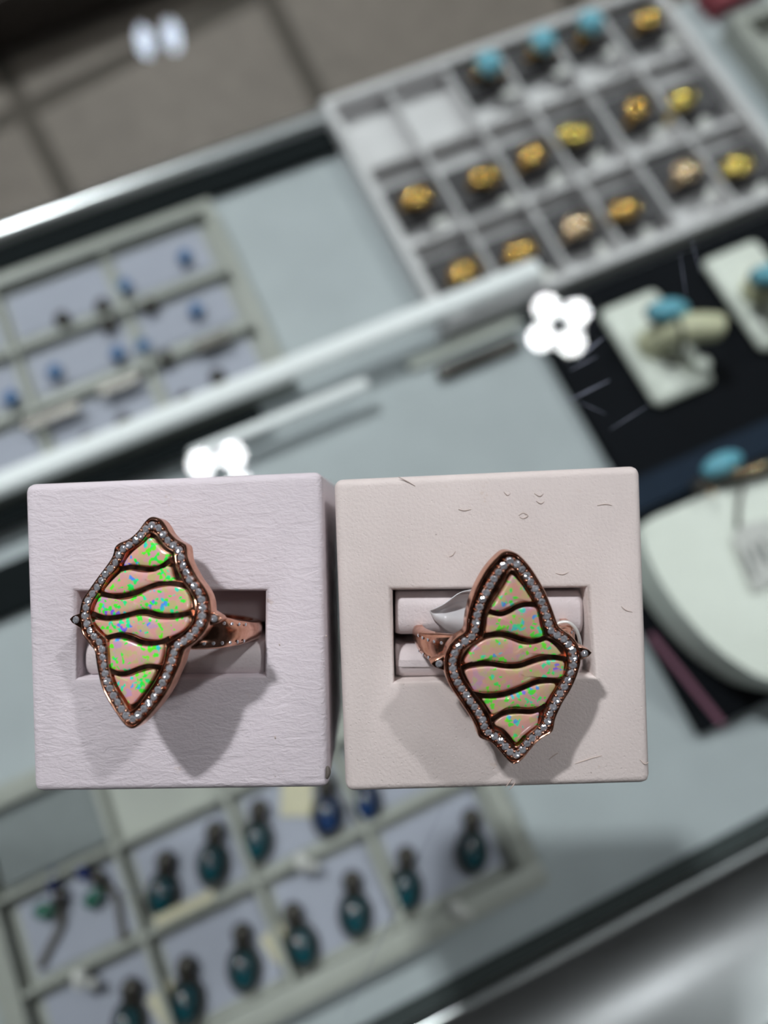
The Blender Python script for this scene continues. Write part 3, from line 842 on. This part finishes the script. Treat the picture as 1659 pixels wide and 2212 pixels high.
for k in range(4):
    for v0, v1, nm in ((-0.1010, -0.0715, 'upper'), (-0.1335, -0.1010, 'lower')):
        card(ub[k] + 0.0035, ub[k + 1] - 0.0025, v0 + 0.0025, v1 - 0.0040, 'white card in the %s full row of the pendant tray, %s' % (nm, ord_c[3 - k] if k else 'leftmost'), 'pendant tray cards')

bm = B(); box(bm, -.0185, .0185, -.0125, .0125, 0, .0030, .0008)  # plain grey slab, darker than the neighbouring cells
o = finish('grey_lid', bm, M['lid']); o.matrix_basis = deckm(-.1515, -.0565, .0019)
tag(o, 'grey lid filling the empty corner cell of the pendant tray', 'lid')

# gold rings
def gold_ring(mat, stone, head):
    root = empty('gold_ring' if not stone else 'turquoise_ring')
    n = 28; bm = B()
    tube(bm, [(0.0068 * math.cos(2 * math.pi * k / n), 0.0, -0.0020 + 0.0068 * math.sin(2 * math.pi * k / n)) for k in range(n)], 0.0012, 8, True, 1.3)
    finish('band', bm, M[mat], root, smooth=180)
    bm = B()
    for k in range(8):
        a = 2 * math.pi * k / 8
        sphere(bm, (0.0045 * math.cos(a) * head, 0.0036 * math.sin(a), 0.0050), 0.0024, 12, 8, (1, .8, .6))
    sphere(bm, (0, 0, 0.0056), 0.0046, 16, 10, (head, .8, .55))
    finish('head', bm, M[mat], root, smooth=180)
    if stone:
        bm = B(); sphere(bm, (0, 0, 0.0072), 0.0062, 18, 12, (1, 1, .7)); finish('stone', bm, M[stone], root, smooth=180)
    return root
protos = {'gold': gold_ring('gold', None, 1.25), 'pale': gold_ring('gold_pale', None, 1.25), 'yellow': gold_ring('gold_yellow', None, 1.15), 'turq': gold_ring('gold', 'turq', 1.2)}
used = set()
def place(kind, m, label, cat, group):
    o = protos[kind] if kind not in used else copy_tree(protos[kind])
    used.add(kind); o.matrix_basis = m
    tag(o, label, cat, group); return o
H0 = 0.010
foam_cells = []
rings = [
 ('turq', 1054, 150, 'gold ring with round turquoise', 'top row, third cell from left'),
 ('turq', 1170, 102, 'gold ring with round turquoise', 'top row, fourth cell from left'),
 ('turq', 1272, 62, 'gold ring with round turquoise', 'top row, fifth cell from left'),
 ('gold', 1402, 40, 'gold ring', 'top row, sixth cell from left'),
 ('gold', 901, 427, 'gold ring', 'middle row, first cell from left'),
 ('gold', 1048, 382, 'gold ring', 'middle row, second cell from left'),
 ('gold', 1150, 334, 'gold ring', 'middle row, third cell from left'),
 ('yellow', 1241, 289, 'bright yellow gold ring', 'middle row, fourth cell from left'),
 ('gold', 1377, 232, 'gold ring', 'middle row, fifth cell from left'),
 ('yellow', 1473, 215, 'bright yellow gold ring', 'middle row, sixth cell from left'),
 ('gold', 1003, 586, 'gold ring', 'bottom row, first cell from left'),
 ('gold', 1125, 543, 'gold ring', 'bottom row, second cell from left'),
 ('pale', 1248, 487, 'pale shining rose gold ring', 'bottom row, third cell from left'),
 ('gold', 1348, 453, 'gold ring', 'bottom row, fourth cell from left'),
 ('pale', 1484, 368, 'pale shining rose gold ring', 'bottom row, fifth cell from left'),
 ('yellow', 1594, 357, 'bright yellow gold ring', 'bottom row, sixth cell from left'),
]
cellu = [LU(q) for q in (0.0615, 0.0900, 0.1205, 0.1480, 0.1765, 0.2060, 0.2355)]; cellv = [LV(q) for q in (0.067, 0.108, 0.154, 0.1935)]
for i, (kind, px, py, lab, pos) in enumerate(rings):
    u, v = uv(px, py, H0 + .004)
    place(kind, deckm(u, v, H0, -24.5 + 30 + random.uniform(-25, 25)), lab + ', ' + pos + ' of the upper right tray', 'ring', 'gold rings in the upper right tray')
    # foam block holding the ring upright, coloured dark for the shadow behind it
    ci = max(k for k in range(6) if cellu[k] <= max(u, cellu[0])); cj = max(k for k in range(3) if cellv[k] <= v)
    bm = B(); a0, a1 = cellu[ci] + .0022, cellu[ci + 1] - .0022; b0, b1 = max(v - .0065, cellv[cj] + .002), min(v + .014, cellv[cj + 1] - .002)
    cu_, cv_ = (a0 + a1) / 2, (b0 + b1) / 2
    box(bm, a0 - cu_, a1 - cu_, b0 - cv_, b1 - cv_, 0, .0068, .0008)
    o = finish('foam_block', bm, M['foam']); o.matrix_basis = deckm(cu_, cv_, .0019)
    tag(o, 'grey foam block, %s of the upper right tray' % pos, 'foam block', 'foam blocks in the upper right tray')
    # little clear tag beside each ring
    bm = B(); box(bm, -.0035, .0035, -.0022, .0022, 0, .0006, .0002)
    o = finish('price_tag', bm, M['white_paper']); o.matrix_basis = deckm(min(u + .006, a1 - .003), max(v - .0125, cellv[cj] + .003) , .0092, 35 + random.uniform(-40, 40))
    tag(o, 'tiny white tag, %s of the upper right tray' % pos, 'price tag', 'tags in the upper right tray')

# stud earrings in the left tray
def stud(mat):
    root = empty('stud_earring')
    bm = B(); sphere(bm, (0, 0, .0030), .0030, 14, 9, (1, 1.2, .7)); finish('stone', bm, M[mat], root, smooth=180)
    bm = B(); lathe(bm, [(.0022, 0), (.0033, .0008), (.0034, .0022), (.0028, .0026)], 16); finish('setting', bm, M['silver' if mat != 'darkmetal' else 'darkmetal'], root, smooth=50)
    bm = B(); tube(bm, [(0, 0, 0), (0, -.0008, -.0006), (0, -.006, -.0001)], .0004, 6); finish('post', bm, M['silver'], root)
    return root
protos['sb'] = stud('blue'); protos['sg'] = stud('darkmetal')
studs_b = [(400, 557, 'upper right corner of the earring tray'), (270, 620, 'middle of the top row of the earring tray'), (425, 672, 'right end of the middle row'), (310, 750, 'right of the dark card edge in the middle row'),
           (255, 765, 'middle of the earring tray above a dark bar'), (120, 805, 'left half of the middle row'), (25, 862, 'left edge of the photo')]
for x, y, w in studs_b:
    u, v = uv(x, y, .005); place('sb', deckm(u, v, .0030, -24.5), 'blue stone stud earring at the ' + w, 'earring', 'blue stud earrings in the left tray')
studs_g = [(135, 690), (235, 702), (325, 662), (360, 775), (470, 815), (400, 865), (268, 912), (190, 955), (55, 1025), (222, 662)]
wg = ['left part of the top row', 'centre of the tray, lower of two', 'top row right of a blue stud', 'middle row beside the blue stud', 'bottom row, right end', 'bottom row, second from right',
      'bottom row, third from right', 'bottom row, above the left cube', 'lower left corner', 'centre of the tray, upper of two']
for (x, y), w in zip(studs_g, wg):
    u, v = uv(x, y, .005); place('sg', deckm(u, v, .0030, -24.5), 'dark grey stud earring in the earring tray, ' + w, 'earring', 'grey stud earrings in the left tray')
for (x0, y0, x1, y1, w) in ((420, 745, 495, 725, 'rightmost'), (212, 846, 300, 812, 'middle'), (50, 925, 168, 870, 'leftmost')):
    u0, v0 = uv(x0, y0, .009); u1, v1 = uv(x1, y1, .009); bm = B(); L = abs(u1 - u0) / 2
    box(bm, -L, L, -.0022, .0022, 0, .002, .0004); o = finish('dark_clip', bm, M['darkmetal']); o.matrix_basis = deckm((u0 + u1) / 2, (v0 + v1) / 2, .0070)
    tag(o, 'dark bar clip on the divider of the earring tray, %s of three' % w, 'clip', 'dark bar clips')

# teal pendants in the lower tray
def pendant(mat):
    root = empty('pendant')
    bm = B(); sphere(bm, (0, -.0035, .0034), .0058, 18, 12, (.70, 1.0, .52)); finish('stone', bm, M[mat], root, smooth=180)
    bm = B(); n = 24
    tube(bm, [(.0049 * math.cos(2 * math.pi * k / n), -.0035 + .0068 * math.sin(2 * math.pi * k / n), .0020) for k in range(n)], .0008, 8, True)
    finish('setting', bm, M['darkmetal'], root, smooth=180)
    bm = B(); sphere(bm, (0, .0066, .0030), .0040, 14, 10, (.85, .95, .7)); sphere(bm, (0, .0030, .0030), .0030, 12, 8, (.9, 1, .6)); finish('bail', bm, M['darkmetal'], root, smooth=180)
    bm = B(); sphere(bm, (-.0006, -.0012, .0058), .0018, 12, 8, (1, 1, .8)); finish('clear_stone', bm, M['silver'], root, smooth=180)
    return root
protos['pt'] = pendant('teal'); protos['pb'] = pendant('teal_blue')
pend = [(352, 1908, 'pt', 'left pendant of the upper row, beside the winged pair'), (460, 1843, 'pt', 'pendant second from the left in the upper row'), (556, 1795, 'pt', 'pendant just right of the divider in the upper row'),
        (706, 1738, 'pb', 'bluer pendant half under the right corner of the left cube'), (790, 1712, 'pb', 'pendant almost hidden by the bottom left corner of the right cube'), (1020, 1815, 'pt', 'rightmost pendant of the tray'),
        (877, 1898, 'pt', 'pendant left of the rightmost one, lower row'), (765, 1952, 'pt', 'pendant left of the divider below the right cube'), (645, 2020, 'pt', 'tilted pendant beside a cream tag'),
        (525, 2068, 'pt', 'pendant in the middle of the lower row'), (402, 2140, 'pt', 'bright pendant beside the lowest cream tag'), (278, 2190, 'pt', 'pendant cut by the bottom edge of the photo')]
for x, y, k, w in pend:
    u, v = uv(x, y, .006); place(k, deckm(u, v, .0028, -24.5 + (18 if 'tilted' in w else random.uniform(-2, 8))), 'teal enamel ' + w, 'pendant', 'teal pendants in the lower tray')
def moth():
    root = empty('winged_pendant')
    bm = B(); sphere(bm, (-.002, .004, .003), .0032, 12, 8, (.6, 1.2, .5)); finish('wing', bm, M['deepblue'], root, smooth=180)
    bm = B(); sphere(bm, (-.0035, -.005, .003), .0034, 12, 8, (1.1, .8, .5)); finish('wing', bm, M['green'], root, smooth=180)
    bm = B(); sphere(bm, (.001, -.001, .003), .0030, 12, 8, (.8, 1.2, .6)); finish('body', bm, M['darkmetal'], root, smooth=180)
    bm = B(); tube(bm, catmull([(.001, -.003, .0025), (.002, -.009, .001), (-.001, -.016, .0006), (-.0035, -.022, .0006)], 5, False), .0013, 8); finish('chain', bm, M['string'], root, smooth=180)
    return root
protos['moth'] = moth()
for x, y, rz, w in ((125, 1930, -24.5, 'left one with a deep blue wing'), (205, 1895, 15, 'right one with its chain hanging straight')):
    u, v = uv(x, y, .005); place('moth', deckm(u, v, .0028, rz), 'dark winged pendant in the left cell, ' + w, 'pendant', 'winged pendants')
for x, y, rz, s, w in ((640, 1722, 0, 1.3, 'under the left cube'), (600, 2040, 40, 1.0, 'beside the tilted pendant'), (358, 2172, 40, 1.1, 'lowest in the tray'), (398, 1962, 0, .9, 'on the tray divider')):
    u, v = uv(x, y, .005 if 'divider' not in w else .009); bm = B(); ww = .0042 * s
    if 'divider' in w: box(bm, -.010, .010, -.0016, .0016, 0, .0005)
    else: box(bm, -ww, ww, -.0048 * s, .0048 * s, 0, .0006, .0002)
    o = finish('cream_tag', bm, M['cream_paper']); o.matrix_basis = deckm(u, v, .0085 if 'divider' in w else .0030, rz - (24.5 if 'divider' not in w else 0))
    tag(o, 'blank cream paper tag ' + w + ' of pendants' if 'tray' in w else 'blank cream paper tag ' + w, 'tag', 'cream tags in the pendant tray')
for x, y, w in ((652, 1862, 'between the two pendant rows'), (172, 2115, 'near the lower left corner'), (985, 1965, 'on the front frame')):
    u, v = uv(x, y, .010); bm = B(); sphere(bm, (0, 0, .002), .0026, 12, 8, (1, 1.3, .9)); sphere(bm, (.003, -.003, .001), .0017, 10, 8, (1, 1, .9))
    o = finish('clear_clip', bm, M['white_paper'], smooth=180); o.matrix_basis = deckm(u, v, .0078)
    tag(o, 'small clear plastic clip on the pendant tray, ' + w, 'clip', 'clear clips')

# dark and pale bars standing in for a reflection on the deck
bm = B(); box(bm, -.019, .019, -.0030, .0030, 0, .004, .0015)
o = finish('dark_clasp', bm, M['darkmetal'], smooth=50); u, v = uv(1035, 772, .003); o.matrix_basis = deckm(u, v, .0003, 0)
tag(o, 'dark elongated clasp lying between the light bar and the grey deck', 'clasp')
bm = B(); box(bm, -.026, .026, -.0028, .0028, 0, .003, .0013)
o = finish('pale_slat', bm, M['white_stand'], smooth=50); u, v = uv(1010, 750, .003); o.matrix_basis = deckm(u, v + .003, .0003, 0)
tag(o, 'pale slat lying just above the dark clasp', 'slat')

# ------------------------------------------------------------------ black board, ring stands, bracelet bust
bm = B(); box(bm, -.085, .085, -.0515, .0440, 0, .006, .0006)
o = finish('display_board', bm, M['black']); u0, _ = uv(1215, 810, .006); o.matrix_basis = deckm(u0 + .085, .0090, .0003)
tag(o, 'black board carrying the two white ring stands', 'display board')
bm = B(); box(bm, -.100, .100, -.0395, .0395, 0, .005, .0006)
o = finish('display_board', bm, M['black']); o.matrix_basis = deckm(.0665 + .100, -.0830, .0003)
tag(o, 'dark board under the bracelet bust, with a pink ribbon', 'display board')
bm = B(); box(bm, -.080, .080, -.006, .006, 0, .004, .0006)
o = finish('board_edge', bm, M['navy']); u, v = uv(1400, 1060, .010); o.matrix_basis = deckm(u + .070, v, .0068)
tag(o, 'navy padded strip between the black board and the bracelet bust', 'strip')
bm = B(); A = Vector(uv(1405, 1370, .006)); C = Vector(uv(1562, 1565, .006)); mid = (A + C) / 2
dr = (C - A).normalized(); nr = Vector((-dr.y, dr.x)) * .0011; prism(bm, [A - mid - nr, C - mid - nr, C - mid + nr, A - mid + nr], 0, .0005)
o = finish('pink_ribbon', bm, M['pink']); o.matrix_basis = deckm(mid.x, mid.y, .0055)
tag(o, 'thin pink ribbon lying across the dark board', 'ribbon')

def ring_stand():
    root = empty('ring_stand')
    bm = B(); box(bm, -.0135, .0135, -.0235, .0235, 0, .005, .003, 3)
    finish('plate', bm, M['white_stand'], root, smooth=60)
    bm = B(); pth = catmull([(-.003, .001, .004), (.001, -.001, .014), (.008, -.005, .019), (.0135, -.0085, .021), (.0165, -.0102, .021)], 5, False)
    n = len(pth); rad = [.0066 - .0018 * i / (n - 1) if i < n - 3 else (.0047, .0036, .0018)[i - n + 3] for i in range(n)]
    tube(bm, pth, rad, 16); finish('finger', bm, M['cream'], root, smooth=180)
    bm = B(); sphere(bm, (.0090, -.0165, .0080), .0036); finish('knob', bm, M['white_stand'], root, smooth=180)
    return root
st = ring_stand()
tag(st, 'white ring stand with a cream finger pointing right, beside the bright reflection', 'ring stand', 'ring stands on the black board')
ctrc = Vector(uv(1414, 752, .008))
st.matrix_basis = deckm(ctrc.x, ctrc.y, .0066)
st2 = copy_tree(st); st2['label'] = 'white ring stand cut off by the right edge of the photo'
c2 = Vector(uv(1636, 640, .008)); st2.matrix_basis = deckm(c2.x, c2.y, .0066)
def turq_ring():
    root = empty('cabochon_ring')
    bm = B(); sphere(bm, (0, 0, 0), .0075, 20, 12, (1.1, .62, .6)); finish('stone', bm, M['turq'], root, smooth=180)
    bm = B(); n = 24; tube(bm, [(.0078 * math.cos(2 * math.pi * k / n), .0046 * math.sin(2 * math.pi * k / n), -.001) for k in range(n)], .0011, 8, True); finish('setting', bm, M['darkmetal'], root, smooth=180)
    bm = B(); tube(bm, [(.0015, -.0095 + .0095 * math.cos(2 * math.pi * k / n), -.006 + .0095 * math.sin(2 * math.pi * k / n)) for k in range(n)], .0009, 8, True); finish('band', bm, M['darkmetal'], root, smooth=180)
    return root
tr = turq_ring(); tag(tr, 'turquoise cabochon ring on the finger of the whole white stand', 'ring', 'turquoise rings on stands')
a = uv(1440, 676, .026); tr.matrix_basis = deckm(a[0], a[1], .0275, -18)
tr2 = copy_tree(tr); tr2['label'] = 'turquoise cabochon ring at the right edge of the photo'
a = uv(1662, 600, .026); tr2.matrix_basis = deckm(a[0], a[1], .0275, -18)

hB = .030
out = [(1392, 1128), (1480, 1088), (1570, 1048), (1659, 1012), (1760, 985), (1900, 1010), (1960, 1150), (1940, 1330), (1860, 1440), (1760, 1480), (1659, 1467), (1600, 1438), (1540, 1393), (1480, 1330), (1430, 1260), (1400, 1200), (1388, 1155)]
pts = [Vector(uv(x, y, hB)) for x, y in out]; cc = sum(pts, Vector((0, 0))) / len(pts)
root = empty('bracelet_bust', deckm(cc.x, cc.y, .0056))
tag(root, 'large rounded white bracelet display at the right edge below the black board', 'jewellery display')
sm = resample(catmull([p - cc for p in pts], 6), 90, True); bm = B()
prism(bm, [p for p in sm], .004, hB - .0056, .0018); finish('top_pad', bm, M['white_stand'], root, smooth=50)
bm = B(); prism(bm, [p * .93 for p in sm], 0, .004); finish('foot', bm, M['tray'], root)
def on_bust(px, py, h): u_, v_ = uv(px, py, hB + h); return Vector((u_, v_, hB + h))
br = empty('bracelet'); o0 = on_bust(1580, 1020, 0.001); br.matrix_basis = deckm(o0.x, o0.y, o0.z)
tag(br, 'gold bracelet with an oval turquoise stone laid over the top edge of the white display', 'bracelet')
def L(px, py, h): return on_bust(px, py, h) - o0
bm = B(); tube(bm, catmull([L(1500, 1058, .002), L(1540, 1035, .003), L(1600, 1022, .004), (L(1660, 1005, .004)), L(1740, 985, .003)], 5, False), .0030, 10, sx=.8); finish('band', bm, M['darkmetal'], br, smooth=180)
bm = B(); p = L(1560, 1003, .006); sphere(bm, p, .0078, 20, 12, (1, .52, .6)); finish('stone', bm, M['turq'], br, smooth=180)
bm = B()
for q in ((1567, 1017), (1580, 1014), (1620, 1016), (1632, 1012), (1645, 1008), (1538, 1062), (1596, 1020)): sphere(bm, L(q[0], q[1], .0068), .0014, 12, 8)
finish('gold_beads', bm, M['gold_pale'], br, smooth=180)
tg = empty('price_tag'); o1 = on_bust(1640, 1205, 0.001); tg.matrix_basis = deckm(o1.x, o1.y, o1.z)
tag(tg, 'white price tag with faint grey writing hanging from the bracelet by a string', 'price tag')
def L1(px, py, h): return on_bust(px, py, h) - o1
bm = B(); q = [L1(1578, 1165, .001).xy, L1(1600, 1135, .001).xy, L1(1665, 1120, .001).xy, L1(1735, 1235, .001).xy, L1(1625, 1280, .001).xy]
prism(bm, q, .0003, .0010, .0002); finish('tag_paper', bm, M['white_paper'], tg)
bm = B(); tube(bm, [L1(1604, 1045, .004), L1(1596, 1090, .0012), L1(1594, 1140, .0016)], .00075, 8); finish('string', bm, M['string'], tg, smooth=180)
for a_, b_ in (((1603, 1192), (1628, 1250)), ((1622, 1178), (1640, 1215)), ((1640, 1168), (1662, 1222))):
    bm = B(); x = L1(*a_, .001).xy; y = L1(*b_, .001).xy; dn = (y - x).normalized(); nn_ = Vector((-dn.y, dn.x)) * .0007
    prism(bm, [x - nn_, y - nn_, y + nn_, x + nn_], .0010, .0012); finish('writing', bm, M['ink'], tg)

# upper right corner: another pale tray and a dark red box
u0, v0 = .2520, .088
tC, _, _ = tray('jewelry_tray', .2490, .33, .085, .1530, [], [], .002, .012, M['tray'], 'pale empty tray at the upper right edge of the photo', .006)
bm = B(); A = uv(1555, -22, .005); box(bm, -.016, .016, -.007, .007, 0, .010, .001); o = finish('red_box', bm, M['red'], smooth=50)
o.matrix_basis = deckm(.266, min(A[1], .172), .0003, 8); tag(o, 'small dark red box at the top right corner of the photo', 'box')
